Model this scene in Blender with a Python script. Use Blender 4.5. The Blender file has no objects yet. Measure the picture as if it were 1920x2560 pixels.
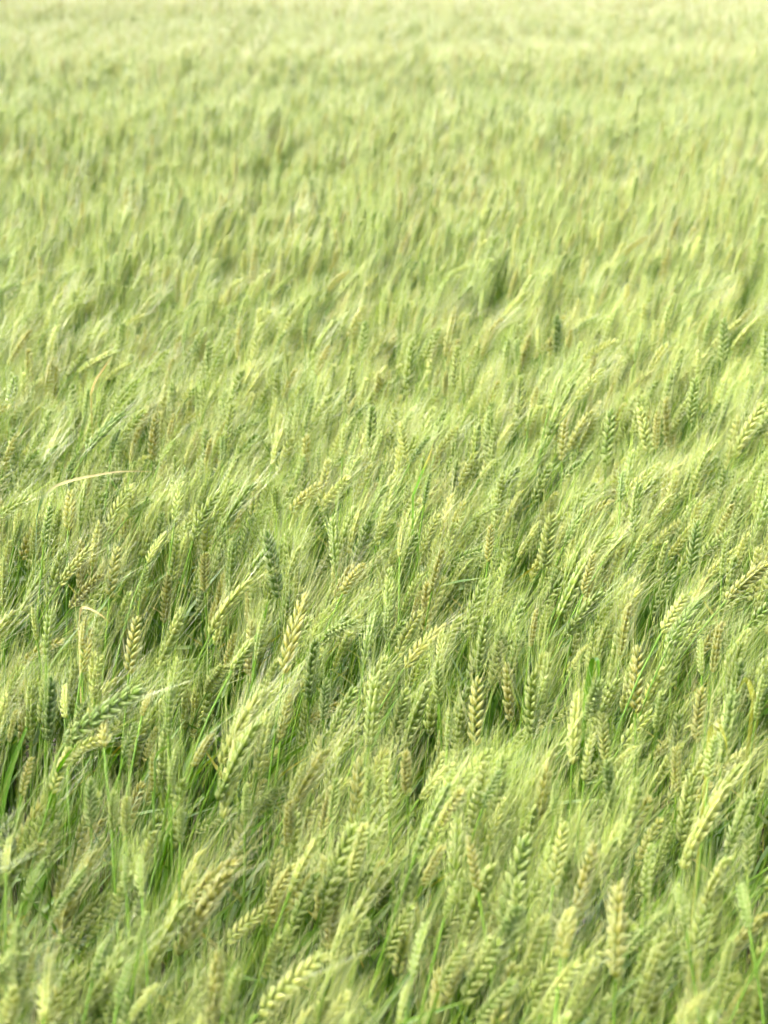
import bpy, math, random
import numpy as np
from mathutils import Vector, Matrix

scene = bpy.context.scene
COL = scene.collection
rng = np.random.default_rng(11)
R = random.Random(5)

# ------------------------------------------------------------------ camera, sky, sun, exposure
PW, PH, FPX = 1920.0, 2560.0, 4200.0          # picture the framing was measured in, focal length in its pixels
CANOPY = 0.80                                  # height of the ears above the soil
HORIZON = -280.0                               # horizon row, above the frame
PITCH = math.atan((PH / 2 - HORIZON) / FPX)
CAM_Z = CANOPY + 0.868
cam_d = bpy.data.cameras.new('camera')
cam = bpy.data.objects.new('camera', cam_d)
COL.objects.link(cam)
cam.location = (0, 0, CAM_Z)
cam.rotation_euler = (math.pi / 2 - PITCH, 0, 0)
cam_d.sensor_fit = 'VERTICAL'
cam_d.sensor_height = 36.0
cam_d.sensor_width = 27.0
cam_d.lens = 36.0 * FPX / PH
cam_d.clip_start, cam_d.clip_end = 0.05, 3000
cam_d.dof.use_dof = True
cam_d.dof.focus_distance = 2.22
cam_d.dof.aperture_fstop = 6.0
scene.camera = cam

SUN_EL, SUN_AZ = math.radians(54), math.radians(-105)      # azimuth clockwise from +Y
world = bpy.data.worlds.new('World')
scene.world = world
world.use_nodes = True
wn = world.node_tree
sky = wn.nodes.new('ShaderNodeTexSky')
sky.sky_type = 'NISHITA'
sky.sun_disc = False
sky.sun_elevation = SUN_EL
sky.sun_rotation = SUN_AZ
sky.dust_density = 5.0
sky.air_density = 0.5
sky.ozone_density = 0.2
bg = wn.nodes['Background']
wn.links.new(sky.outputs[0], bg.inputs[0])
bg.inputs[1].default_value = 0.15
sun_d = bpy.data.lights.new('sun', 'SUN')
sun_d.energy = 0.75
sun_d.angle = math.radians(60)
sun_d.color = (1.0, 0.98, 0.9)
sun = bpy.data.objects.new('sun', sun_d)
COL.objects.link(sun)
sd = Vector((math.sin(SUN_AZ) * math.cos(SUN_EL), math.cos(SUN_AZ) * math.cos(SUN_EL), math.sin(SUN_EL)))
sun.rotation_euler = sd.to_track_quat('Z', 'Y').to_euler()
vs = scene.view_settings
vs.view_transform = 'Standard'
vs.look = 'None'
vs.gamma = 1.0
vs.use_curve_mapping = False
vs.exposure = 2.17
scene.cycles.max_bounces = 12
scene.cycles.diffuse_bounces = 10
scene.cycles.glossy_bounces = 1
scene.cycles.debug_use_spatial_splits = True
scene.cycles.adaptive_threshold = 0.09
scene.cycles.adaptive_min_samples = 20
scene.cycles.transmission_bounces = 8

# ------------------------------------------------------------------ materials
def nodes(name):
    m = bpy.data.materials.new(name)
    m.use_nodes = True
    nt = m.node_tree
    nt.nodes.clear()
    return m, nt, nt.nodes.new, nt.links.new

def ramp(nt, pts, fac):
    r = nt.nodes.new('ShaderNodeValToRGB')
    e = r.color_ramp.elements
    while len(e) > 1:
        e.remove(e[-1])
    e[0].position, e[0].color = pts[0][0], (*pts[0][1], 1)
    for p, c in pts[1:]:
        k = e.new(p)
        k.color = (*c, 1)
    nt.links.new(fac, r.inputs[0])
    return r.outputs[0]

def mixc(nt, a, b, fac, mode='MIX'):
    m = nt.nodes.new('ShaderNodeMix')
    m.data_type = 'RGBA'
    m.blend_type = mode
    for s, v in ((6, a), (7, b), (0, fac)):
        if isinstance(v, (float, int)):
            m.inputs[s].default_value = v
        elif isinstance(v, tuple):
            m.inputs[s].default_value = (*v, 1)
        else:
            nt.links.new(v, m.inputs[s])
    return m.outputs[2]

def math_n(nt, op, a, b=0.0, clamp=False):
    m = nt.nodes.new('ShaderNodeMath')
    m.operation = op
    m.use_clamp = clamp
    for i, v in enumerate((a, b)):
        if isinstance(v, (float, int)):
            m.inputs[i].default_value = v
        else:
            nt.links.new(v, m.inputs[i])
    return m.outputs[0]

def plant_shader(nt, colour, trans, gloss, rough=0.45):
    """thin living tissue: diffuse + light passing through + a little wax gloss"""
    N, L = nt.nodes.new, nt.links.new
    d = N('ShaderNodeBsdfDiffuse'); L(colour, d.inputs[0])
    gm = N('ShaderNodeHueSaturation'); gm.inputs['Saturation'].default_value = 1.25; gm.inputs['Value'].default_value = 1.0
    L(colour, gm.inputs['Color'])
    t = N('ShaderNodeBsdfTranslucent'); L(gm.outputs[0], t.inputs[0])
    mx = N('ShaderNodeMixShader'); mx.inputs[0].default_value = trans
    L(d.outputs[0], mx.inputs[1]); L(t.outputs[0], mx.inputs[2])
    g = N('ShaderNodeBsdfGlossy'); g.inputs['Roughness'].default_value = rough
    g.inputs[0].default_value = (1, 1, 1, 1)
    fr = N('ShaderNodeFresnel'); fr.inputs[0].default_value = 1.4
    f = math_n(nt, 'MULTIPLY', fr.outputs[0], gloss, True)
    m2 = N('ShaderNodeMixShader'); L(f, m2.inputs[0])
    L(mx.outputs[0], m2.inputs[1]); L(g.outputs[0], m2.inputs[2])
    o = N('ShaderNodeOutputMaterial'); L(m2.outputs[0], o.inputs[0])

def attrs(nt):
    a = nt.nodes.new('ShaderNodeAttribute')
    a.attribute_type = 'INSTANCER'
    a.attribute_name = 'tone'
    c = nt.nodes.new('ShaderNodeAttribute')
    c.attribute_type = 'GEOMETRY'
    c.attribute_name = 'Col'
    s = nt.nodes.new('ShaderNodeSeparateColor')
    nt.links.new(c.outputs['Color'], s.inputs[0])
    off = math_n(nt, 'MULTIPLY', math_n(nt, 'SUBTRACT', s.outputs[2], 0.5), 2.0)
    return math_n(nt, 'ADD', a.outputs['Fac'], off, True), s.outputs[0], s.outputs[1], s.outputs[2]

EAR_RAMP = [(0.0, (0.125, 0.235, 0.018)), (0.25, (0.165, 0.29, 0.022)), (0.5, (0.25, 0.355, 0.030)),
            (0.75, (0.46, 0.52, 0.11)), (1.0, (0.33, 0.325, 0.035))]
def make_ear_mat():
    m, nt, N, L = nodes('wheat_spikelet')
    tone, t, rnd, hgt = attrs(nt)
    base = ramp(nt, EAR_RAMP, tone)
    # chaff pales towards the floret tips
    pale = mixc(nt, base, (0.78, 0.82, 0.48), 0.55)
    tipf = ramp(nt, [(0.0, (0, 0, 0)), (0.45, (0.15, 0.15, 0.15)), (0.95, (1, 1, 1))], t)
    c = mixc(nt, base, pale, tipf)
    grn = mixc(nt, c, (0.17, 0.30, 0.06), 0.45)
    low = ramp(nt, [(0.0, (1, 1, 1)), (0.4, (0, 0, 0))], t)
    c = mixc(nt, c, grn, low)
    hue = ramp(nt, [(0.0, (0.78, 0.88, 0.75)), (0.5, (1, 1, 1)), (1.0, (1.10, 1.05, 0.92))], rnd)
    c = mixc(nt, c, hue, 1.0, 'MULTIPLY')
    plant_shader(nt, c, 0.42, 0.4, 0.5)
    return m

def make_awn_mat():
    m, nt, N, L = nodes('wheat_awn')
    tone, t, rnd, hgt = attrs(nt)
    base = ramp(nt, [(0.0, (0.35, 0.53, 0.055)), (0.5, (0.45, 0.58, 0.085)), (0.75, (0.50, 0.58, 0.13)), (1.0, (0.44, 0.46, 0.13))], tone)
    pa = N('ShaderNodeAttribute')                 # paleness growing with distance, put into the awn colour
    pa.attribute_type, pa.attribute_name = 'INSTANCER', 'far_pale'
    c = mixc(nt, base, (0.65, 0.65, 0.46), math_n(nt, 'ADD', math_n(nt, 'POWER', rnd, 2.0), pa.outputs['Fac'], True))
    plant_shader(nt, c, 0.35, 0.35, 0.5)
    return m

def make_stem_mat():
    m, nt, N, L = nodes('wheat_stem')
    tone, t, rnd, hgt = attrs(nt)
    c = ramp(nt, [(0.0, (0.09, 0.15, 0.03)), (0.55, (0.09, 0.22, 0.015)), (1.0, (0.125, 0.25, 0.022))], t)
    plant_shader(nt, c, 0.15, 0.5, 0.4)
    return m

def make_leaf_mat():
    m, nt, N, L = nodes('wheat_leaf')
    tone, t, rnd, dry = attrs(nt)
    g = ramp(nt, [(0.0, (0.075, 0.18, 0.02)), (0.5, (0.095, 0.22, 0.02)), (0.9, (0.10, 0.21, 0.04)), (1.0, (0.17, 0.28, 0.11))], rnd)
    d = ramp(nt, [(0.0, (0.28, 0.34, 0.05)), (0.5, (0.44, 0.37, 0.10)), (0.65, (0.62, 0.55, 0.30)), (0.78, (0.36, 0.27, 0.10)), (0.9, (0.26, 0.29, 0.04)), (1.0, (0.55, 0.46, 0.2))], dry)
    f = math_n(nt, 'MULTIPLY', math_n(nt, 'SUBTRACT', math_n(nt, 'ADD', t, math_n(nt, 'MULTIPLY', dry, 1.3)), 1.0), 4.0, True)
    c = mixc(nt, g, d, f)
    tc = N('ShaderNodeTexCoord')
    w = N('ShaderNodeTexNoise'); w.inputs['Scale'].default_value = 60
    L(tc.outputs['Object'], w.inputs['Vector'])
    sp = ramp(nt, [(0.3, (0.8, 0.8, 0.8)), (0.7, (1.15, 1.15, 1.1))], w.outputs[0])
    c = mixc(nt, c, sp, 1.0, 'MULTIPLY')
    plant_shader(nt, c, 0.4, 0.1, 0.6)
    return m

def make_soil_mat():
    m, nt, N, L = nodes('soil')
    tc = N('ShaderNodeTexCoord')
    n1 = N('ShaderNodeTexNoise'); n1.inputs['Scale'].default_value = 9; n1.inputs['Detail'].default_value = 9
    L(tc.outputs['Object'], n1.inputs['Vector'])
    c = ramp(nt, [(0.3, (0.035, 0.026, 0.016)), (0.55, (0.075, 0.058, 0.034)), (0.75, (0.14, 0.12, 0.06))], n1.outputs[0])
    b = N('ShaderNodeBsdfPrincipled'); L(c, b.inputs[0]); b.inputs['Roughness'].default_value = 0.95
    bp = N('ShaderNodeBump'); bp.inputs['Strength'].default_value = 0.7; bp.inputs['Distance'].default_value = 0.03
    L(n1.outputs[0], bp.inputs['Height']); L(bp.outputs[0], b.inputs['Normal'])
    o = N('ShaderNodeOutputMaterial'); L(b.outputs[0], o.inputs[0])
    return m

M_EAR, M_AWN, M_STEM, M_LEAF, M_SOIL = make_ear_mat(), make_awn_mat(), make_stem_mat(), make_leaf_mat(), make_soil_mat()

# ------------------------------------------------------------------ ground
def make_ground():
    n, s = 60, 1500.0
    u = np.linspace(-1, 1, n + 1)
    g = np.sign(u) * np.abs(u) ** 3 * s
    vs_, fs = [], []
    for j in range(n + 1):
        for i in range(n + 1):
            vs_.append((g[i], g[j], 0.018 * math.sin(g[i] * 3.1 + 1) * math.cos(g[j] * 2.3) if abs(g[i]) < 40 and abs(g[j]) < 40 else 0.0))
    for j in range(n):
        for i in range(n):
            a = j * (n + 1) + i
            fs.append((a, a + 1, a + n + 2, a + n + 1))
    me = bpy.data.meshes.new('ground')
    me.from_pydata(vs_, [], fs)
    me.materials.append(M_SOIL)
    o = bpy.data.objects.new('ground', me)
    COL.objects.link(o)
    o['kind'] = 'structure'
    o['label'] = 'bare brown soil under the wheat'
make_ground()

# ------------------------------------------------------------------ mesh builder
class MB:
    def __init__(self):
        self.v, self.f, self.c, self.m = [], [], [], []
    def add(self, v, f, c, mi=0):
        o = len(self.v)
        self.v += v
        self.c += c
        self.f += [tuple(i + o for i in q) for q in f]
        self.m += [mi] * len(f)
    def merge(self, other, mat=None, mi=0, blue=None, green=None):
        v = [tuple(mat @ Vector(p)) for p in other.v] if mat is not None else other.v
        c = other.c if blue is None else [(a, b if green is None else 0.5 * b + 0.5 * green, blue) for a, b, _ in other.c]
        self.add(v, other.f, c, mi)
    def mesh(self, name, mats):
        me = bpy.data.meshes.new(name)
        me.from_pydata(self.v, [], self.f)
        at = me.color_attributes.new('Col', 'FLOAT_COLOR', 'POINT')
        at.data.foreach_set('color', np.array([(*c, 1.0) for c in self.c], dtype=np.float32).ravel())
        for m in mats:
            me.materials.append(m)
        me.polygons.foreach_set('material_index', np.array(self.m, dtype=np.int32))
        me.polygons.foreach_set('use_smooth', np.ones(len(self.f), dtype=bool))
        me.update()
        return me

def tube(mb, pts, radii, sides, col, mi=0):
    """tapered tube along pts; col(u) gives the vertex colour at u in 0..1"""
    pts = [Vector(p) for p in pts]
    n = len(pts)
    v, c, f = [], [], []
    ref = Vector((0.3, 1, 0.1)).normalized()
    for i, p in enumerate(pts):
        t = (pts[min(i + 1, n - 1)] - pts[max(i - 1, 0)]).normalized()
        a = ref.cross(t)
        a = a.normalized() if a.length > 1e-4 else t.orthogonal().normalized()
        b = t.cross(a)
        for k in range(sides):
            an = 2 * math.pi * k / sides
            v.append(tuple(p + (a * math.cos(an) + b * math.sin(an)) * radii[i]))
            c.append(col(i / (n - 1)))
    for i in range(n - 1):
        for k in range(sides):
            k2 = (k + 1) % sides
            f.append((i * sides + k, i * sides + k2, (i + 1) * sides + k2, (i + 1) * sides + k))
    mb.add(v, f, c, mi)

def bristle(mb, pts, widths, ang, rnd):
    """an awn: a narrow strip, turned a little along its length"""
    n = len(pts)
    v, c = [], []
    ref = Vector((math.cos(ang), math.sin(ang), 0.2))
    for i, p in enumerate(pts):
        t = (pts[min(i + 1, n - 1)] - pts[max(i - 1, 0)]).normalized()
        a = t.cross(ref).normalized() * widths[i]
        v += [tuple(p - a), tuple(p + a)]
        c += [(i / (n - 1), rnd, 0.5)] * 2
    mb.add(v, [(2 * i, 2 * i + 1, 2 * i + 3, 2 * i + 2) for i in range(n - 1)], c)

LOBE = [(0.0, 0.25), (0.18, 0.78), (0.45, 1.0), (0.72, 0.72), (0.9, 0.3), (1.0, 0.03)]
def lobe(mb, org, d, side, length, rad, flat, rnd, sides=6, prof=LOBE):
    d = d.normalized()
    a = (side - d * side.dot(d)).normalized()
    b = d.cross(a)
    v, c, f = [], [], []
    for t, r in prof:
        for k in range(sides):
            an = 2 * math.pi * k / sides
            v.append(tuple(org + d * (t * length) + a * (math.cos(an) * r * rad) + b * (math.sin(an) * r * rad * flat)))
            c.append((t, rnd, 0.5))
    n = len(prof)
    for i in range(n - 1):
        for k in range(sides):
            k2 = (k + 1) % sides
            f.append((i * sides + k, i * sides + k2, (i + 1) * sides + k2, (i + 1) * sides + k))
    f.append(tuple(range((n - 1) * sides, n * sides)))
    mb.add(v, f, c)

# ------------------------------------------------------------------ spikelets (unit length, base at origin, axis +Z, fan along X, outward +Y)
def build_spikelet(seed, prof=LOBE, sides=6):
    r = random.Random(seed)
    mb, tips = MB(), []
    for ang, yo, ln, rad in ((-25, 0.02, 0.92, 0.17), (25, 0.02, 0.95, 0.17), (-3, 0.15, 1.02, 0.18), (-40, -0.04, 0.62, 0.13), (40, -0.04, 0.62, 0.13)):
        an = math.radians(ang + r.uniform(-6, 6))
        ti = math.radians(r.uniform(-3, 9) + (8 if yo > 0.1 else 0))
        d = Vector((math.sin(an) * math.cos(ti), math.sin(ti), math.cos(an) * math.cos(ti)))
        org = Vector((math.sin(an) * 0.10, yo, 0.0))
        ln *= r.uniform(0.93, 1.08)
        lobe(mb, org, d, Vector((0, 1, 0)), ln, rad * r.uniform(0.9, 1.1), 1.12, r.random(), sides, prof)
        if ln > 0.8:
            tips.append((org + d * ln * 0.96, d))
    return mb, tips
SPK = [build_spikelet(s) for s in (1, 2, 3, 4)]
SPK_MESH = [mb.mesh('spikelet', [M_EAR]) for mb, _ in SPK]

# ------------------------------------------------------------------ ears (unit chord along +Z, nodding towards +X)
def arc(beta):
    def p(s):
        if abs(beta) < 1e-4:
            return Vector((0, 0, s)), Vector((0, 0, 1))
        rad = 1.0 / (2 * math.sin(beta / 2))
        a = -beta / 2 + beta * s
        return (Vector((-rad * (math.cos(a) - math.cos(beta / 2)), 0, rad * (math.sin(a) + math.sin(beta / 2)))),
                Vector((math.sin(a), 0, math.cos(a))))
    return p

def build_ear(seed, beta, face, awn_len=0.9, spread=1.0, fat=1.0):
    r = random.Random(seed)
    cu = arc(beta)
    n = r.randint(15, 18)
    rach, awn = MB(), MB()
    tube(rach, [cu(i / 8)[0] for i in range(9)], [0.012] * 9, 5, lambda u: (0.1, 0.4, 0.5))
    mats = []
    for i in range(n):
        s = (i + 0.3) / n * 0.93
        p, T = cu(s)
        D = Vector((0, 1, 0)).cross(T).normalized()          # in the bend plane
        N0 = Vector((0, 1, 0))
        D, N_ = D * math.cos(face) + N0 * math.sin(face), N0 * math.cos(face) - D * math.sin(face)
        sgn = 1 if i % 2 else -1
        last = i == n - 1
        a = math.radians(4 if last else r.uniform(22, 34) * (1.0 - 0.35 * s))
        if last:
            D, N_ = N_, D
        z = (T * math.cos(a) + D * (sgn * math.sin(a))).normalized()
        y = (D * sgn - z * (D * sgn).dot(z)).normalized()
        x = y.cross(z)
        size = 0.172 * (0.70 + 0.42 * math.sin(math.pi * min(1, 0.14 + s * 0.86))) * r.uniform(0.93, 1.07)
        o = p + D * (sgn * (0.0 if last else 0.012))
        w = size * fat
        m = Matrix(((x.x * w, y.x * w, z.x * size, o.x), (x.y * w, y.y * w, z.y * size, o.y), (x.z * w, y.z * w, z.z * size, o.z), (0, 0, 0, 1)))
        k = r.randrange(4)
        mats.append((k, m))
        for tp, d in SPK[k][1]:
            if r.random() < 0.15:
                continue
            p0 = m @ tp
            d0 = (m.to_3x3() @ d).normalized()
            d0 = (d0 * 0.78 * spread + T * 0.62 + Vector((r.gauss(0, 0.13), r.gauss(0, 0.13), 0))).normalized()
            d1 = (d0 + T * 0.25 + Vector((r.gauss(0.05, 0.12), r.gauss(0, 0.12), r.gauss(0, 0.05)))).normalized()
            ln = awn_len * r.uniform(0.72, 1.12) * (0.72 + 0.35 * math.sin(math.pi * min(1, 0.2 + s)))
            pts = []
            for q in range(5):
                u = q / 4
                pts.append(p0 + (d0 * u + (d1 - d0) * (0.5 * u * u)) * ln)
            rr = r.random() * 0.78
            bristle(awn, pts, [0.0025 * (1 - 0.5 * q / 4) for q in range(5)], r.uniform(0, 3.14), rr)
    return dict(rach=rach, awn=awn, mats=mats, beta=beta)

EARS = []
for b in (4, 14, 30, 52):
    for j, fa in enumerate((0, 50, 90, 130)):
        EARS.append(build_ear(100 + b * 7 + j, math.radians(b), math.radians(fa), R.uniform(0.88, 1.1), R.uniform(0.9, 1.3), R.uniform(0.92, 1.12)))
for e in EARS:
    e['rach_mesh'] = e['rach'].mesh('ear', [M_EAR])
    e['awn_mesh'] = e['awn'].mesh('awns', [M_AWN])
    j = MB()
    j.merge(e['rach'])
    for k, m in e['mats']:
        j.merge(SPK[k][0], m)
    e['joined'] = j
    e['full_mesh'] = j.mesh('ear', [M_EAR])
LOWP = [(0.0, 0.3), (0.3, 0.95), (0.65, 0.8), (1.0, 0.05)]
def low_spikelet(seed):
    r = random.Random(seed)
    mb = MB()
    for ang, yo, ln in ((-24, 0.02, 0.95), (24, 0.02, 0.95), (0, 0.13, 1.0)):
        an = math.radians(ang + r.uniform(-5, 5))
        lobe(mb, Vector((math.sin(an) * 0.1, yo, 0)), Vector((math.sin(an), 0.1, math.cos(an))), Vector((0, 1, 0)), ln, 0.2, 1.1, r.random(), 4, LOWP)
    return mb
SPKL = [low_spikelet(20 + i) for i in range(4)]
def low_awns(e):
    """half as many awns, wider, with three points in place of five"""
    mb, src = MB(), e['awn']
    for k in range(0, len(src.v), 20):
        v, c = src.v[k:k + 10], src.c[k:k + 10]
        w = []
        for i in range(0, 10, 2):
            a, b = Vector(v[i]), Vector(v[i + 1])
            w += [tuple(a + (a - b) * 0.2), tuple(b + (b - a) * 0.2)]
        v = w
        mb.add(v[0:2] + v[4:6] + v[8:10], [(0, 1, 3, 2), (2, 3, 5, 4)], c[0:2] + c[4:6] + c[8:10])
    return mb
for e in EARS:
    j = MB()
    for k, m in e['mats']:
        j.merge(SPKL[k], m)
    e['low'], e['low_awn'] = j, low_awns(e)

def ear_index(bend_deg, r):
    g = 0 if bend_deg < 9 else 1 if bend_deg < 22 else 2 if bend_deg < 41 else 3
    return g * 4 + r.randrange(4)

def ear_matrix(base, chord):
    """ear frame: Z along the chord, X the way gravity pulls the tip"""
    L_ = chord.length
    z = chord / L_
    dn = Vector((0.25, 0, -1))
    x = dn - z * dn.dot(z)
    x = x.normalized() if x.length > 1e-3 else Vector((1, 0, 0))
    y = z.cross(x)
    W_ = min(L_, 0.092) * 0.82
    return Matrix(((x.x * W_, y.x * W_, z.x * L_, base.x), (x.y * W_, y.y * W_, z.y * L_, base.y), (x.z * W_, y.z * W_, z.z * L_, base.z), (0, 0, 0, 1)))

# ------------------------------------------------------------------ leaves
def ribbon(pts, width, sidev, rnd, dry, fold=0.22, twist=0.0):
    mb = MB()
    n = len(pts)
    v, c, f = [], [], []
    for i, p in enumerate(pts):
        u = i / (n - 1)
        t = (pts[min(i + 1, n - 1)] - pts[max(i - 1, 0)]).normalized()
        a = (sidev - t * sidev.dot(t)).normalized()
        b = t.cross(a)
        ca, sa = math.cos(twist * u), math.sin(twist * u)
        a, b = a * ca + b * sa, b * ca - a * sa
        w = width * 0.5 * min(1.0, 0.45 + 2.6 * u) * max(0.02, 1 - u ** 2.6)
        for k, h in ((-1, 1), (-0.5, 0.55), (0, 0), (0.5, 0.55), (1, 1)):
            v.append(tuple(p + a * (k * w) + b * (h * w * fold)))
            c.append((u, rnd, dry))
    for i in range(n - 1):
        for k in range(4):
            f.append((i * 5 + k, i * 5 + k + 1, (i + 1) * 5 + k + 1, (i + 1) * 5 + k))
    mb.add(v, f, c)
    return mb

def build_leaf(seed, dry):
    """leaf of unit length, rising from the origin in the XZ plane and drooping along +X"""
    r = random.Random(seed)
    a0, a1 = math.radians(r.uniform(8, 20)), math.radians(r.uniform(28, 85))
    p, pts, n = Vector((0, 0, 0)), [], 13
    kink = r.uniform(0.35, 0.75)
    for i in range(n):
        pts.append(p.copy())
        u = i / (n - 1)
        sm = 1 / (1 + math.exp(-(u - kink) * 9))
        an = a0 + (a1 - a0) * sm
        p = p + Vector((math.sin(an), 0.08 * math.sin(u * 3 + seed), math.cos(an))) / (n - 1)
    return ribbon(pts, 0.048, Vector((0, 1, 0)), r.random(), dry, twist=r.uniform(-1.6, 1.6))
LEAVES = [build_leaf(40 + i, d) for i, d in enumerate((0.0, 0.05, 0.0, 0.12, 0.2, 0.0, 0.3, 0.0))]
LEAF_MESH = [l.mesh('leaf', [M_LEAF]) for l in LEAVES]
def thin_leaf(l):
    mb, rows = MB(), list(range(0, 13, 3))
    v, c = [], []
    for i in rows:
        for k in (0, 2, 4):
            v.append(l.v[i * 5 + k]); c.append(l.c[i * 5 + k])
    f = [(i * 3 + k, i * 3 + k + 1, i * 3 + k + 4, i * 3 + k + 3) for i in range(len(rows) - 1) for k in range(2)]
    mb.add(v, f, c)
    return mb
LEAF_LOW = [thin_leaf(l) for l in LEAVES]

def bez(p0, p1, p2, p3, n):
    out = []
    for i in range(n):
        t = i / (n - 1)
        s = 1 - t
        out.append(p0 * (s ** 3) + p1 * (3 * s * s * t) + p2 * (3 * s * t * t) + p3 * (t ** 3))
    return out

def stem_mb(pts, r0=0.0019, r1=0.0012, sides=5):
    mb = MB()
    n = len(pts)
    tube(mb, pts, [r0 + (r1 - r0) * i / (n - 1) for i in range(n)], sides, lambda u: (u, 0.5, 0.0))
    return mb

def leaf_mats(pts, r, n=2):
    """where leaves leave a stem given by its points: (leaf id, matrix)"""
    out = []
    for k in range(n):
        u = (0.56, 0.38, 0.22)[k] + r.uniform(-0.07, 0.07)
        x = u * (len(pts) - 1)
        i = int(x)
        p = pts[i].lerp(pts[i + 1], x - i)
        ln = r.uniform(0.17, 0.26)
        out.append((r.randrange(len(LEAVES)), Matrix.Translation(p) @ Matrix.Rotation(r.uniform(-1.3, 1.3) + (math.pi if r.random() < 0.25 else 0), 4, 'Z') @ Matrix.Scale(ln, 4)))
    return out

# ------------------------------------------------------------------ whole-plant variants, as used across the field
class Plant:
    pass
VARS = []
def make_variant(seed):
    r = random.Random(seed)
    P = Plant()
    lean = math.radians(max(2, min(62, r.gauss(25, 13))))
    az = math.radians(r.gauss(0, 22))
    d = Vector((math.sin(lean) * math.cos(az), math.sin(lean) * math.sin(az), math.cos(lean)))
    L_ = r.uniform(0.066, 0.106)
    chord = d * L_
    h = CANOPY - 0.5 * chord.z + r.gauss(0, 0.012)
    off = Vector((d.x, d.y, 0)) * r.uniform(0.16, 0.26)
    base = Vector((0, 0, h)) + off
    P.root = Vector((0, 0, 0))
    P.ear = ear_index(math.degrees(lean) * r.uniform(0.1, 0.75), r)
    b = EARS[P.ear]['beta']
    P.mat = ear_matrix(base, chord)
    st = (P.mat.to_3x3() @ Vector((math.sin(-b / 2), 0, math.cos(b / 2)))).normalized()
    P.pts = bez(Vector((0, 0, 0)), Vector((0, 0, h * 0.5)), base - st * (0.12 + 0.14 * math.sin(lean)), base, 13)
    P.leaves = leaf_mats(P.pts, r, 3)
    P.base, P.tip, P.lean = base, base + chord, lean
    mb = stem_mb(P.pts)
    P.stem_mesh = mb.mesh('stem', [M_STEM])
    full = MB()
    full.merge(mb, None, 0)
    for k, m in P.leaves:
        full.merge(LEAVES[k], m, 1)
    P.mesh = full.mesh('wheat_straw', [M_STEM, M_LEAF])
    top = MB()
    top.merge(EARS[P.ear]['low'], P.mat, 0)
    top.merge(EARS[P.ear]['awn'], P.mat, 1)
    P.top_mesh = top.mesh('wheat_head', [M_EAR, M_AWN])
    return P
NVAR = 26
VARS = [make_variant(300 + i) for i in range(NVAR)]

SOFT = sorted(VARS, key=lambda v: v.lean)[:19]
CLS_P = [0.05, 0.22, 0.40, 0.19, 0.14]
TONE = [0.02, 0.25, 0.48, 0.75, 1.0]
def build_patch(seed, half, dens):
    """a square of wheat for where single stalks are no longer told apart"""
    r = random.Random(seed)
    mb = MB()
    for k in range(int(dens * 4 * half * half)):
        V = SOFT[r.randrange(len(SOFT))]
        m = Matrix.Translation((r.uniform(-half, half), r.uniform(-half, half), 0)) @ Matrix.Rotation(r.gauss(0, 0.35), 4, 'Z') @ Matrix.Scale(max(0.8, min(1.07, 1.01 - abs(r.gauss(0, 0.05)) + r.gauss(0, 0.02))), 4)
        t = TONE[r.choices(range(5), (0.12, 0.27, 0.30, 0.14, 0.17))[0]] + r.gauss(0, 0.06)
        blue = 0.5 + (t - 0.5) / 2
        mb.merge(stem_mb([V.pts[2], V.pts[7], V.pts[10], V.pts[12]], sides=3), m, 0)
        for kk, lm in V.leaves[:1 + k % 2]:
            mb.merge(LEAF_LOW[kk], m @ lm, 1)
        mb.merge(EARS[V.ear]['low'], m @ V.mat, 2, blue)
        mb.merge(EARS[V.ear]['low_awn'], m @ V.mat, 3, blue)
    return mb.mesh('wheat_patch', [M_STEM, M_LEAF, M_EAR, M_AWN])
CELL = 0.5
PATCHES = [build_patch(900 + i, CELL / 2, 600) for i in range(5)]

# ------------------------------------------------------------------ projection helpers (where on the canopy a row of the view lies)
CP, SP = math.cos(PITCH), math.sin(PITCH)
FWD, UPV = Vector((0, CP, -SP)), Vector((0, SP, CP))
EYE = Vector((0, 0, CAM_Z))
def depth_at(y, z):
    return (CAM_Z - z) / (SP + (y - PH / 2) / FPX * CP)
def world_at(x, y, depth):
    return EYE + FWD * depth + Vector((1, 0, 0)) * ((x - PW / 2) / FPX * depth) - UPV * ((y - PH / 2) / FPX * depth)
def project(p):
    q = p - EYE
    dz = q.dot(FWD)
    return PW / 2 + q.x / dz * FPX, PH / 2 - q.dot(UPV) / dz * FPX, dz

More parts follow.
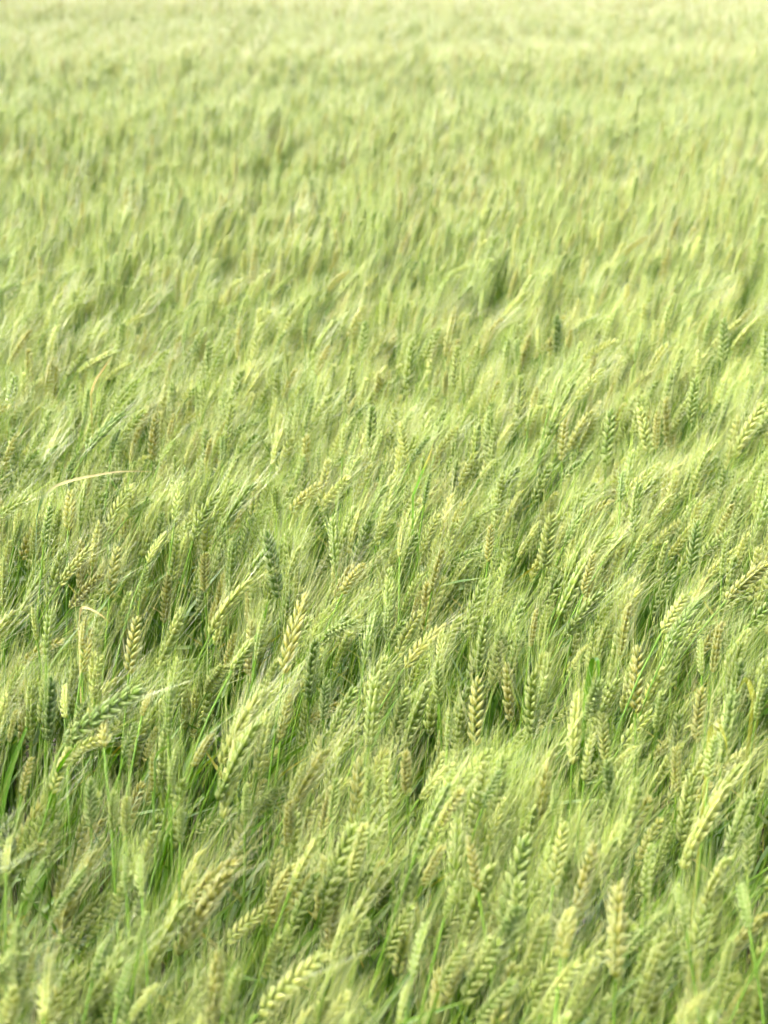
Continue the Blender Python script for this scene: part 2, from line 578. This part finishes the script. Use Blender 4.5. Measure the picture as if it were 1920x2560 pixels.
# ------------------------------------------------------------------ the stalks that stand out: ear base, ear tip, colour class
# 0 deep green, 1 fresh green, 2 yellow-green, 3 pale cream, 4 olive-gold
STALKS = '''19 916 77 823 4|116 900 148 810 3|112 1000 130 905 4|193 931 287 879 3|266 951 328 908 3|459 870 469 800 1|594 900 598 812 4|621 854 633 804 1
343 904 370 866 4|212 1136 314 1028 0|160 1200 200 1130 0|204 1078 218 1028 0|170 1086 185 1020 1|380 1151 390 1036 4|326 1159 334 1105 4|278 1136 297 1074 1
62 1066 100 1016 4|8 1175 46 1082 4|397 1163 440 1097 2|463 1163 482 1101 3|556 1159 558 1090 1|513 1028 544 966 2
763 862 769 775 0|871 850 912 764 4|999 847 1006 762 2|1018 993 1033 850 2|1113 893 1141 766 4|1203 789 1211 723 2|1203 893 1238 812 4
779 893 840 800 2|790 939 825 862 4|906 900 916 800 1|717 908 711 854 3|1159 978 1155 916 2|1113 993 1115 928 4|1045 985 1072 931 2|1176 1020 1207 974 3
856 1144 864 1060 3|679 1163 709 1070 3|1018 1155 1003 1055 3|1026 1159 1074 1090 0|1088 1144 1145 1066 3|1199 1198 1238 1148 3|868 1036 891 989 4
1396 916 1394 789 1|1442 997 1513 920 3|1587 908 1604 827 1|1373 1024 1402 935 2|1515 1167 1531 1020 1|1623 1136 1600 1016 3|1670 1117 1666 993 4
1639 1124 1645 1028 4|1774 1009 1772 943 3|1724 1059 1743 940 2|1745 950 1748 877 3|1762 866 1785 773 1|1808 916 1812 793 1|1828 877 1913 785 3|1913 943 1913 827 1
1712 1124 1762 1055 2|1832 1144 1913 1005 3|1405 1155 1415 1047 4|1319 1078 1330 1020 2|1446 1182 1481 1124 1|1635 885 1639 800 3|1295 920 1293 848 1|1349 885 1347 815 3|1565 854 1573 796 2
201 1316 212 1208 2|170 1327 179 1223 4|85 1385 98 1285 3|35 1366 54 1296 2|8 1516 10 1400 3|150 1462 231 1366 3|274 1497 297 1366 4|367 1408 417 1331 3
370 1242 405 1194 3|436 1308 457 1204 3|482 1354 548 1227 2|540 1354 633 1208 1|513 1478 515 1379 4|116 1655 127 1524 2|93 1600 83 1520 3|204 1682 231 1568 4
322 1686 347 1540 4|394 1678 459 1524 3|525 1586 633 1447 3|579 1678 655 1590 2|351 1493 370 1416 2|320 1293 384 1250 2|237 1745 253 1640 3
698 1493 667 1327 0|725 1285 806 1208 4|840 1424 833 1286 2|871 1385 902 1269 3|941 1362 968 1269 3|999 1393 1006 1317 3|972 1529 976 1416 2|1053 1381 1099 1285 3
1080 1478 1107 1370 4|1180 1300 1248 1264 2|856 1485 912 1410 4|709 1686 767 1485 4|817 1590 892 1555 2|910 1663 937 1528 1|968 1606 970 1510 1|1010 1671 1115 1563 4
1099 1675 1107 1570 3|1196 1678 1219 1532 2|1219 1405 1230 1310 4|690 1296 690 1213 2|752 1331 771 1259 3
1727 1435 1747 1300 0|1816 1501 1920 1408 4|1396 1543 1477 1377 2|1457 1485 1488 1383 4|1415 1593 1508 1478 2|1654 1582 1720 1485 3|1670 1617 1755 1493 0|1589 1785 1596 1613 4
1550 1640 1573 1509 4|1326 1617 1342 1520 4|1295 1393 1349 1308 3|1411 1362 1465 1262 1|1589 1376 1623 1310 3|1627 1300 1681 1235 3|1550 1258 1558 1180 0|1508 1404 1568 1340 2
1805 1441 1816 1352 2|1754 1690 1751 1595 2|1782 1682 1801 1555 4|1430 1670 1469 1612 3
120 1850 128 1693 0|162 1797 162 1711 3|130 1985 177 1866 3|228 2069 228 1947 1|260 1871 264 1780 4|309 1897 343 1804 1|421 1835 428 1708 1|355 1791 380 1725 4
382 1979 382 1881 4|482 1920 529 1837 4|428 2010 428 1900 2|23 1853 42 1775 4|54 1990 81 1891 4|282 2075 285 1978 2|316 2087 316 1990 3|451 2106 455 2018 2|613 2047 617 1960 2
922 1866 941 1683 2|987 1843 1018 1723 2|702 1851 725 1735 4|1099 1759 1095 1654 2|1188 1866 1196 1692 4|1118 1868 1126 1778 2|810 1797 817 1698 0|972 2030 968 1897 3
1018 1988 1016 1878 4|1049 1997 1138 1905 3|1041 2132 1122 1959 1|1207 2020 1253 1924 0|1219 2113 1265 1990 3|725 1998 763 1905 3|721 2115 725 1999 4|725 2230 798 2087 3
829 2053 844 1943 2|922 2010 925 1918 2|1196 2230 1172 2090 4|1277 1804 1269 1658 4
1430 1912 1446 1723 3|1461 1953 1481 1835 3|1515 1910 1508 1783 3|1529 2030 1516 1900 1|1530 1920 1590 1865 3|1326 1850 1334 1675 2|1639 1830 1658 1727 2|1739 1858 1758 1716 4
1689 1980 1693 1864 4|1384 2040 1392 1950 1|1384 2213 1415 2054 3|1870 2186 1876 2040 1|1874 2327 1851 2207 1
58 2255 110 2150 1|131 2291 216 2173 1|15 2183 27 2092 3|316 2236 314 2133 1|355 2246 351 2137 2|444 2388 575 2172 4|231 2456 278 2339 1|108 2548 123 2388 3
293 2520 324 2405 1|322 2552 394 2459 3|347 2373 370 2278 1|644 2535 820 2385 3|830 2410 871 2285 3|1030 2446 1068 2303 2|1099 2477 1165 2355 2|1057 2213 1111 2115 4
1111 2296 1142 2202 2|892 2401 918 2301 2|999 2562 1026 2459 2|1442 2288 1488 2110 4|1403 2398 1430 2274 4|1538 2447 1548 2203 4|1590 2530 1654 2355 3|1570 2380 1670 2280 1
1716 2327 1697 2208 2|1612 2247 1631 2108 2|1357 2535 1446 2405 3|1685 2556 1768 2480 4|1800 2480 1830 2350 2|560 2540 600 2420 2|1190 2560 1290 2450 2'''
# stalks with a look of their own: ear, label, and special leaves (points of the blade, width, dryness)
SPECIAL = [
    ((162, 1858, 355, 1719, 1), 'bright green wheat ear bent far over sideways on a dark kinked stem', 'kink', []),
    ((110, 1362, 128, 1262, 1), 'green wheat stalk whose long blade arches over with a dry straw-coloured tip', '',
     [([(92, 1292), (104, 1250), (135, 1218), (180, 1201), (235, 1189), (290, 1180), (340, 1178), (388, 1180)], 0.004, 0.62, (0, 0.35, 1))]),
    ((250, 1060, 262, 985, 2), 'wheat stalk carrying a short brownish-orange leaf blade among pale ears', '',
     [([(226, 985), (237, 953), (252, 930), (266, 910), (281, 890)], 0.0065, 0.78, (0.6, -0.8, 0.2))]),
    ((1060, 1262, 1075, 1180, 1), 'wheat stalk with a dark green blade browning towards its upright tip', '',
     [([(1032, 1240), (1049, 1195), (1062, 1165), (1074, 1138), (1084, 1108)], 0.0045, 0.4, (0.8, -0.6, 0.1))]),
    ((1476, 1800, 1500, 1700, 2), 'wheat stalk with a green leaf blade folded sharply downwards', '',
     [([(1462, 1790), (1470, 1720), (1478, 1665), (1487, 1645), (1495, 1660), (1497, 1720), (1496, 1780)], 0.007, 0.0, (1, 0.2, 0))]),
    ((1890, 1800, 1912, 1690, 2), 'wheat stalk with yellowing leaf blades drooping from one joint', '',
     [([(1895, 1795), (1880, 1730), (1866, 1700), (1846, 1722), (1822, 1766), (1806, 1800)], 0.007, 0.9, (0.4, 0.5, 1)),
      ([(1885, 1740), (1872, 1705), (1878, 1720), (1880, 1750), (1876, 1786)], 0.006, 0.9, (1, 0.2, 0))]),
    ((1770, 1950, 1790, 1840, 2), 'wheat stalk with a yellow-brown leaf hanging down beside its neighbours', '',
     [([(1770, 1900), (1776, 1830), (1788, 1812), (1803, 1822), (1814, 1855), (1822, 1900)], 0.0055, 0.9, (0.8, 0.4, 0.5))]),
    ((640, 1650, 660, 1545, 2), 'wheat stalk with a shaded green leaf blade standing upright', '',
     [([(640, 1600), (650, 1570), (660, 1540), (672, 1500)], 0.007, 0.0, (0.9, -0.5, 0)) ]),
    ((425, 1960, 446, 1862, 2), 'wheat stalk with a small glaucous leaf tip poking out sideways', '',
     [([(385, 1900), (394, 1880), (410, 1868), (428, 1862), (444, 1864)], 0.010, 0.0, (0, -0.8, 0.6))]),
    ((205, 1625, 214, 1540, 4), 'wheat stalk with a thin curled straw-dry blade', '',
     [([(196, 1580), (200, 1530), (208, 1519), (225, 1522), (250, 1536), (275, 1556)], 0.004, 1.0, (0, 0.4, 1))]),
]
OWN_LABEL = {   # ears whose look alone picks them out
    (212, 1136): 'largest dark green wheat ear, slanting, rising above pale ears beside the arching blade',
    (322, 1686): 'darkest olive wheat ear, upright and bristly, just above the bright green bent ear',
    (1727, 1435): 'dark green bristly wheat ear standing alone in a haze of pale awns',
    (1442, 997): 'brightest whitish wheat ear, slanting diagonally, with awns fanned out beyond its tip',
    (1654, 1582): 'cream wheat ear coloured as the lit side of the darker ear against it',  # lit and shaded sides of one ear, coloured and built as two ears
    (1670, 1617): 'dark olive-green wheat ear coloured as the shaded side of the cream ear',
    (1538, 2447): 'golden upright wheat ear, the yellowest of the blurred ears at the bottom',
    (644, 2535): 'long creamy wheat ear stretched low and blurred along the bottom edge',
    (1207, 2020): 'blurred vivid dark green wheat ear between two cream ears',
    (1041, 2132): 'green wheat ear seen edge-on with neat herringbone spikelets, below a cream ear',
    (709, 1686): 'olive-gold wheat ear, long and crisp, beside the shaded upright leaf',
    (698, 1493): 'deep green wheat ear tilting against the wind above the shaded upright leaf',
}

HEROES = []
for a in STALKS.replace('\n', '|').split('|'):
    x0, y0, x1, y1, c = (int(t) for t in a.split())
    HEROES.append(dict(px=(x0, y0, x1, y1), c=c, label=OWN_LABEL.get((x0, y0)), kink=False, blades=[]))
for e, lab, kk, bl in SPECIAL:
    HEROES.append(dict(px=e[:4], c=e[4], label=lab, kink=kk == 'kink', blades=bl))

for i, h in enumerate(HEROES):
    r = random.Random(7000 + i)
    x0, y0, x1, y1 = h['px']
    zc = CANOPY + r.gauss(0.012, 0.012) + (0.05 if h['kink'] else 0.03 if h['label'] else 0.0)
    dep = depth_at((y0 + y1) / 2, zc)
    tilt = r.gauss(0, 0.012)
    h['base'] = world_at(x0, y0, dep - tilt)
    h['tip'] = world_at(x1, y1, dep + tilt)
    h['depth'] = dep
    h['tone'] = min(1, max(0, TONE[h['c']] + r.gauss(0, 0.05)))
    ch = h['tip'] - h['base']
    h['lean'] = math.acos(ch.z / ch.length)
    h['ear'] = ear_index(math.degrees(h['lean']) * r.uniform(0.15, 0.6), r)
    h['r'] = r

# ------------------------------------------------------------------ the rest of the field: position, variant, turn, size, tone
def noise2(x, y):
    return (np.sin(x * 1.3 + 2.1 * np.sin(y * 0.7)) + np.sin(y * 1.9 + 1.4 * np.sin(x * 0.9 + 1)) + np.sin(x * 0.5 - y * 0.8 + 2)) / 3

def swell(x, y):
    """the wind and the lie of the land: a crest at the front, a hollow behind it, then long low waves across the field"""
    front = 0.05 / (1 + np.exp((y - 1.60 - 0.05 * np.sin(3 * x)) / 0.04))
    hollow = -0.05 * np.exp(-((y - 1.92) / 0.2) ** 2)
    far = np.clip((y - 2.4) / 2, 0, 1) * (0.016 * np.sin(2 * np.pi * y / (0.9 + 0.09 * y) + 0.35 * x) + 0.012 * np.sin(y * 2.9 - 0.5 * x + 1))
    return front + hollow + far
NEAR_Y = 4.0
def single_cell(x, y):
    """cells of the field whose stalks are set one by one: those in front of the viewer"""
    return 0.4 <= y <= NEAR_Y and abs(x) < 0.24 * (y + 0.25) + 0.4
def scatter():
    P = []
    for yi in range(0, 9):
        for xi in range(-6, 6):
            x, y = (xi + 0.5) * CELL, (yi + 0.5) * CELL
            if single_cell(x, y):
                P.append(np.stack([rng.uniform(x - CELL / 2, x + CELL / 2, int(640 * CELL * CELL)), rng.uniform(y - CELL / 2, y + CELL / 2, int(640 * CELL * CELL))], 1))
    return np.concatenate(P)

pos = scatter()
npt = len(pos)
var = rng.integers(0, NVAR, npt)
rotz = rng.normal(0, 0.35, npt) + 0.25 * noise2(pos[:, 0] * 0.8, pos[:, 1] * 0.8)
scl = np.clip(1.01 - np.abs(rng.normal(0, 0.085, npt)) + rng.normal(0, 0.02, npt), 0.72, 1.07) * (1 + 0.012 * noise2(pos[:, 0] * 1.7, pos[:, 1] * 1.7) + swell(pos[:, 0], pos[:, 1]))
cls = rng.choice(5, npt, p=CLS_P)
tone = np.clip(np.array(TONE)[cls] + rng.normal(0, 0.06, npt) + 0.0 * pos[:, 0], 0, 1)

def plant_matrix(i):
    return Matrix.Translation((pos[i, 0], pos[i, 1], 0)) @ Matrix.Rotation(rotz[i], 4, 'Z') @ Matrix.Scale(scl[i], 4)

def seg_dist(ax, ay, bx, by, cx, cy, dx, dy):
    """rough least distance between two short segments in the view"""
    best = 1e9
    for t in (0, 0.25, 0.5, 0.75, 1):
        px, py = ax + (bx - ax) * t, ay + (by - ay) * t
        vx, vy = dx - cx, dy - cy
        u = max(0, min(1, ((px - cx) * vx + (py - cy) * vy) / (vx * vx + vy * vy + 1e-9)))
        best = min(best, math.hypot(px - cx - u * vx, py - cy - u * vy))
    return best

# the stand is thinner along a hollow across the front and in a few bare spots
thin = 0.5 * np.exp(-((pos[:, 1] - 1.83 - 0.12 * np.sin(pos[:, 0] * 4.0)) / 0.14) ** 2)
for sx, sy, sr in ((-0.30, 1.72, 0.16), (0.27, 1.72, 0.15), (-0.04, 1.28, 0.05), (-0.36, 1.32, 0.06), (0.31, 1.22, 0.05), (-0.42, 2.05, 0.14), (0.12, 2.02, 0.12)):
    thin = np.maximum(thin, 0.75 * np.exp(-((pos[:, 0] - sx) ** 2 + (pos[:, 1] - sy) ** 2) / sr ** 2))
keep = rng.random(npt) > thin
near = []
hx = np.array([h['px'] for h in HEROES], float)
hd = np.array([h['depth'] for h in HEROES])
def hides(bx, by, tx, ty, bd, wpx):
    """whether an ear here would stand in front of one of the stalks above"""
    c = np.hypot((hx[:, 0] + hx[:, 2]) / 2 - (bx + tx) / 2, (hx[:, 1] + hx[:, 3]) / 2 - (by + ty) / 2)
    for j in np.nonzero((c < 420) & (hd > bd - 0.05))[0]:
        if seg_dist(bx, by, tx, ty, *hx[j]) < wpx * (1.7 if hd[j] - bd < 0.35 else 1.3):
            return True
    return False
for i in range(npt):
    if pos[i, 1] > 4.6 or not keep[i]:
        continue
    s0 = scl[i]
    for f in (1.0, 0.92, 0.84, 0.76, 0.68):              # a stalk in the way grew shorter
        scl[i] = s0 * f
        m = plant_matrix(i)
        b, t = m @ VARS[var[i]].base, m @ VARS[var[i]].tip
        bx, by, bd = project(b)
        if bd < 0.3:
            break
        tx, ty, td = project(t)
        if not (-150 < bx < PW + 150 and 300 < by < PH + 300):
            break
        wpx = 0.0085 * FPX / bd
        if not hides(bx, by, tx, ty, bd, wpx):
            if 0 < (bx + tx) / 2 < PW and (by + ty) / 2 < PH and bd < 3.3:
                near.append((i, bx, by, tx, ty, bd, wpx))
            break
    else:
        keep[i] = False

# which of the scattered stalks show most: draw the ears as bars, nearest over farthest
def rank_visible():
    S = 0.25
    W, H = int(PW * S), int(PH * S)
    buf = np.full((H, W), -1, int)
    items = [(bd, k, bx, by, tx, ty, w) for k, (i, bx, by, tx, ty, bd, w) in enumerate(near)]
    items += [(h['depth'], -2, *h['px'], 0.0085 * FPX / h['depth']) for h in HEROES]
    yy, xx = np.mgrid[0:H, 0:W]
    for bd, k, bx, by, tx, ty, w in sorted(items, key=lambda q: -q[0]):
        bx, by, tx, ty, w = bx * S, by * S, tx * S, ty * S, w * S
        xa, xb = int(max(0, min(bx, tx) - w)), int(min(W, max(bx, tx) + w + 1))
        ya, yb = int(max(0, min(by, ty) - w)), int(min(H, max(by, ty) + w + 1))
        if xa >= xb or ya >= yb:
            continue
        X, Y = xx[ya:yb, xa:xb], yy[ya:yb, xa:xb]
        vx, vy = tx - bx, ty - by
        u = np.clip(((X - bx) * vx + (Y - by) * vy) / (vx * vx + vy * vy + 1e-9), 0, 1)
        buf[ya:yb, xa:xb][np.hypot(X - bx - u * vx, Y - by - u * vy) < w] = k
    ids, cnt = np.unique(buf[buf >= 0], return_counts=True)
    return sorted(zip(cnt, ids), reverse=True)

N_SINGLE = 300
ranked = rank_visible()
picked = [near[k] for cnt, k in ranked[:max(0, N_SINGLE - len(HEROES))]]
for i, *_ in picked:
    keep[i] = False

# ------------------------------------------------------------------ single stalks
GROUP = 'bearded wheat stalks standing out at the front of the field'
TONE_WORD = ['dark green', 'fresh green', 'yellow-green', 'pale cream', 'olive-gold']
used_labels = set()
def posture(lean):
    d = math.degrees(lean)
    return 'upright' if d < 13 else 'slightly tilted' if d < 27 else 'leaning' if d < 42 else 'strongly leaning' if d < 60 else 'bowed over'
ONES = 'zero one two three four five six seven eight nine ten eleven twelve thirteen fourteen fifteen sixteen seventeen eighteen nineteen'.split()
TENS = 'zero ten twenty thirty forty fifty sixty seventy eighty ninety'.split()
def spell(n):
    n = max(1, min(99, n))
    return ONES[n] if n < 20 else TENS[n // 10] + ('' if n % 10 == 0 else '-' + ONES[n % 10])
def auto_label(c, lean, tx, ty):
    px, py = round(100 * tx / PW), round(100 * ty / PH)
    for dx, dy in ((0, 0), (1, 0), (0, 1), (-1, 0), (0, -1), (1, 1), (-1, -1)):
        s = f'{TONE_WORD[c]} {posture(lean)} wheat, ear tip {spell(px + dx)} percent across and {spell(py + dy)} percent down the photo'
        if s not in used_labels:
            break
    used_labels.add(s)
    return s

def link(name, data, parent, mat=None, tone_v=0.5):
    o = bpy.data.objects.new(name, data)
    COL.objects.link(o)
    o.parent = parent
    if mat is not None:
        o.matrix_local = mat
    o['tone'] = float(tone_v)
    return o

def add_stalk(root_m, stem_mesh, leaves, blades, ear_id, ear_m, tone_v, label, split):
    root = bpy.data.objects.new('wheat_stalk', None)
    COL.objects.link(root)
    root.empty_display_size = 0.02
    root.matrix_local = root_m
    root['label'], root['category'], root['group'] = label, 'wheat', GROUP
    link('stem', stem_mesh, root, None, tone_v)
    for k, m in leaves:
        link('leaf', LEAF_MESH[k], root, m, tone_v)
    for me in blades:
        link('leaf', me, root, None, tone_v)
    e = EARS[ear_id]
    ear = link('ear', e['rach_mesh'] if split else e['full_mesh'], root, ear_m, tone_v)
    if split:
        for k, m in e['mats']:
            link('spikelet', SPK_MESH[k], ear, m, tone_v)
    aw = link('awns', e['awn_mesh'], ear, None, tone_v)
    aw['kind'] = 'stuff'

def hero_stalk(h, split):
    r = h['r']
    base, chord = h['base'], h['tip'] - h['base']
    d = chord.normalized()
    off = Vector((d.x, d.y, 0)) * r.uniform(0.16, 0.26)
    rootp = Vector((base.x - off.x, base.y - off.y, 0))
    T = Matrix.Translation(rootp)
    b0 = base - rootp
    m = ear_matrix(b0, chord)
    b = EARS[h['ear']]['beta']
    st = (m.to_3x3() @ Vector((math.sin(-b / 2), 0, math.cos(b / 2)))).normalized()
    if h['kink']:
        x0, y0 = h['px'][:2]
        dep = h['depth']
        k1, k2 = world_at(x0 - 18, y0 + 30, dep) - rootp, world_at(x0 - 32, y0 + 95, dep) - rootp
        pts = bez(Vector((0, 0, 0)), Vector((0, 0, 0.3)), k2 - Vector((0, 0, 0.15)), k2, 9) + [k2.lerp(k1, 0.6), k1, b0]
    else:
        pts = bez(Vector((0, 0, 0)), Vector((0, 0, b0.z * 0.5)), b0 - st * (0.12 + 0.14 * math.sin(h['lean'])), b0, 13)
    sm = stem_mb(pts, 0.0019, 0.0013).mesh('stem', [M_STEM])
    blades = []
    for path, width, dry, side in h['blades']:
        dep = h['depth']
        n = len(path)
        raw = [world_at(x, y, dep - (0.05 if 'arches' in h['label'] else -0.03) + 0.01 * math.sin(i)) - rootp for i, (x, y) in enumerate(path)]
        # smooth the measured points
        P = []
        for i in range(n - 1):
            p0, p1, p2, p3 = raw[max(i - 1, 0)], raw[i], raw[i + 1], raw[min(i + 2, n - 1)]
            for q in range(5):
                t = q / 5
                P.append(0.5 * ((2 * p1) + (p2 - p0) * t + (2 * p0 - 5 * p1 + 4 * p2 - p3) * t * t + (3 * p1 - p0 - 3 * p2 + p3) * t ** 3))
        P.append(raw[-1])
        # start on the stem below
        lo = pts[8]
        P = [lo.lerp(P[0], t) for t in (0.0, 0.25, 0.5, 0.75)] + P
        blades.append(ribbon(P, width, Vector(side).normalized(), 1.0 if 'arches' in h['label'] else 0.5, dry).mesh('leaf', [M_LEAF]))
    lab = h['label'] or auto_label(h['c'], h['lean'], h['px'][2], h['px'][3])
    add_stalk(T, sm, leaf_mats(pts, r, 2), blades, h['ear'], m, h['tone'], lab, split)

# spikelets are set one by one on the ears that show them clearest
order = []
for j, h in enumerate(HEROES):
    y = (h['px'][1] + h['px'][3]) / 2
    size = math.hypot(h['px'][2] - h['px'][0], h['px'][3] - h['px'][1])
    order.append((size * (1.0 if 1050 < y < 2150 else 0.55), j))
SPLIT = {j for _, j in sorted(order, reverse=True)[:140]}
for j, h in enumerate(HEROES):
    hero_stalk(h, j in SPLIT)
for (i, bx, by, tx, ty, bd, w) in picked:
    V = VARS[var[i]]
    add_stalk(plant_matrix(i), V.stem_mesh, V.leaves[:2], [], V.ear, V.mat, tone[i], auto_label(int(cls[i]), V.lean, tx, ty), False)

# ------------------------------------------------------------------ the field as one mass (points instanced by geometry nodes)
def make_field():
    p = pos[keep]
    p = np.concatenate([p, np.zeros((len(p), 1))], 1)
    pts = [p, p]                                 # straw and head of each stalk
    va = [var[keep], var[keep] + NVAR]
    rz = [rotz[keep]] * 2
    sc = [scl[keep]] * 2
    tn = [tone[keep]] * 2
    g = []
    for yi in range(-10, 120):
        for xi in range(-90, 90):
            x, y = (xi + 0.5) * CELL, (yi + 0.5) * CELL
            if single_cell(x, y) or (abs(x) < 0.6 and -1.2 < y < 0.4) or abs(x) > 6 + 0.5 * max(y, 0):
                continue
            g.append((x, y, 0.0))
    g = np.array(g)
    n = len(g)
    pts.append(g)
    va.append(2 * NVAR + rng.integers(0, len(PATCHES), n))
    rz.append(rng.normal(0, 0.1, n) + 0.2 * noise2(g[:, 0] * 0.8, g[:, 1] * 0.8))
    sc.append(1.0 + swell(g[:, 0], g[:, 1]) + rng.normal(0, 0.005, n))
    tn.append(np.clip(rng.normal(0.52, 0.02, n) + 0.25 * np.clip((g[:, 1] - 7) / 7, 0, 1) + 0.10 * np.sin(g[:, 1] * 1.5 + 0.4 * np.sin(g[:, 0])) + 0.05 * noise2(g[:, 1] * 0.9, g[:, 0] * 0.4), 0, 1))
    pts = np.concatenate(pts)
    me = bpy.data.meshes.new('wheat_field')
    me.vertices.add(len(pts))
    me.vertices.foreach_set('co', pts.astype(np.float32).ravel())
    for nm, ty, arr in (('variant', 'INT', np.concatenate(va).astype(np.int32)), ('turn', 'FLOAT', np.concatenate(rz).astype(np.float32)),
                        ('size', 'FLOAT', np.concatenate(sc).astype(np.float32)), ('tone', 'FLOAT', np.concatenate(tn).astype(np.float32)), ('far_pale', 'FLOAT', (0.34 * np.clip((pts[:, 1] - 3) / 9, 0, 1)).astype(np.float32))):
        a = me.attributes.new(nm, ty, 'POINT')
        a.data.foreach_set('value', arr)
    me.update()
    ob = bpy.data.objects.new('wheat_field', me)
    COL.objects.link(ob)
    ob['kind'] = 'stuff'
    ob['label'] = 'mass of bearded green wheat filling the whole field to its far end'
    ob['category'] = 'wheat'
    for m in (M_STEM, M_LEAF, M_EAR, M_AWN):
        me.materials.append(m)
    ng = bpy.data.node_groups.new('field_nodes', 'GeometryNodeTree')
    ng.interface.new_socket('Geometry', in_out='INPUT', socket_type='NodeSocketGeometry')
    ng.interface.new_socket('Geometry', in_out='OUTPUT', socket_type='NodeSocketGeometry')
    N, L = ng.nodes.new, ng.links.new
    gi, go = N('NodeGroupInput'), N('NodeGroupOutput')
    gti = N('GeometryNodeGeometryToInstance')
    meshes = [v.mesh for v in VARS] + [v.top_mesh for v in VARS] + PATCHES
    for me_ in reversed(meshes):            # the socket lists its links newest first
        src = bpy.data.objects.new('wheat_kind', me_)
        oi = N('GeometryNodeObjectInfo')
        oi.inputs['Object'].default_value = src
        oi.inputs['As Instance'].default_value = False
        L(oi.outputs['Geometry'], gti.inputs[0])
    iop = N('GeometryNodeInstanceOnPoints')
    L(gi.outputs[0], iop.inputs['Points'])
    L(gti.outputs[0], iop.inputs['Instance'])
    iop.inputs['Pick Instance'].default_value = True
    def named(nm, ty):
        a = N('GeometryNodeInputNamedAttribute')
        a.data_type = ty
        a.inputs[0].default_value = nm
        return a.outputs[0]
    L(named('variant', 'INT'), iop.inputs['Instance Index'])
    cx = N('ShaderNodeCombineXYZ')
    L(named('turn', 'FLOAT'), cx.inputs[2])
    er = N('FunctionNodeEulerToRotation')
    L(cx.outputs[0], er.inputs[0])
    L(er.outputs[0], iop.inputs['Rotation'])
    L(named('size', 'FLOAT'), iop.inputs['Scale'])
    L(iop.outputs[0], go.inputs[0])
    md = ob.modifiers.new('field', 'NODES')
    md.node_group = ng
make_field()
print('stalks', len(HEROES), 'picked', len(picked), 'points', int(keep.sum()), 'objects', len(scene.objects))
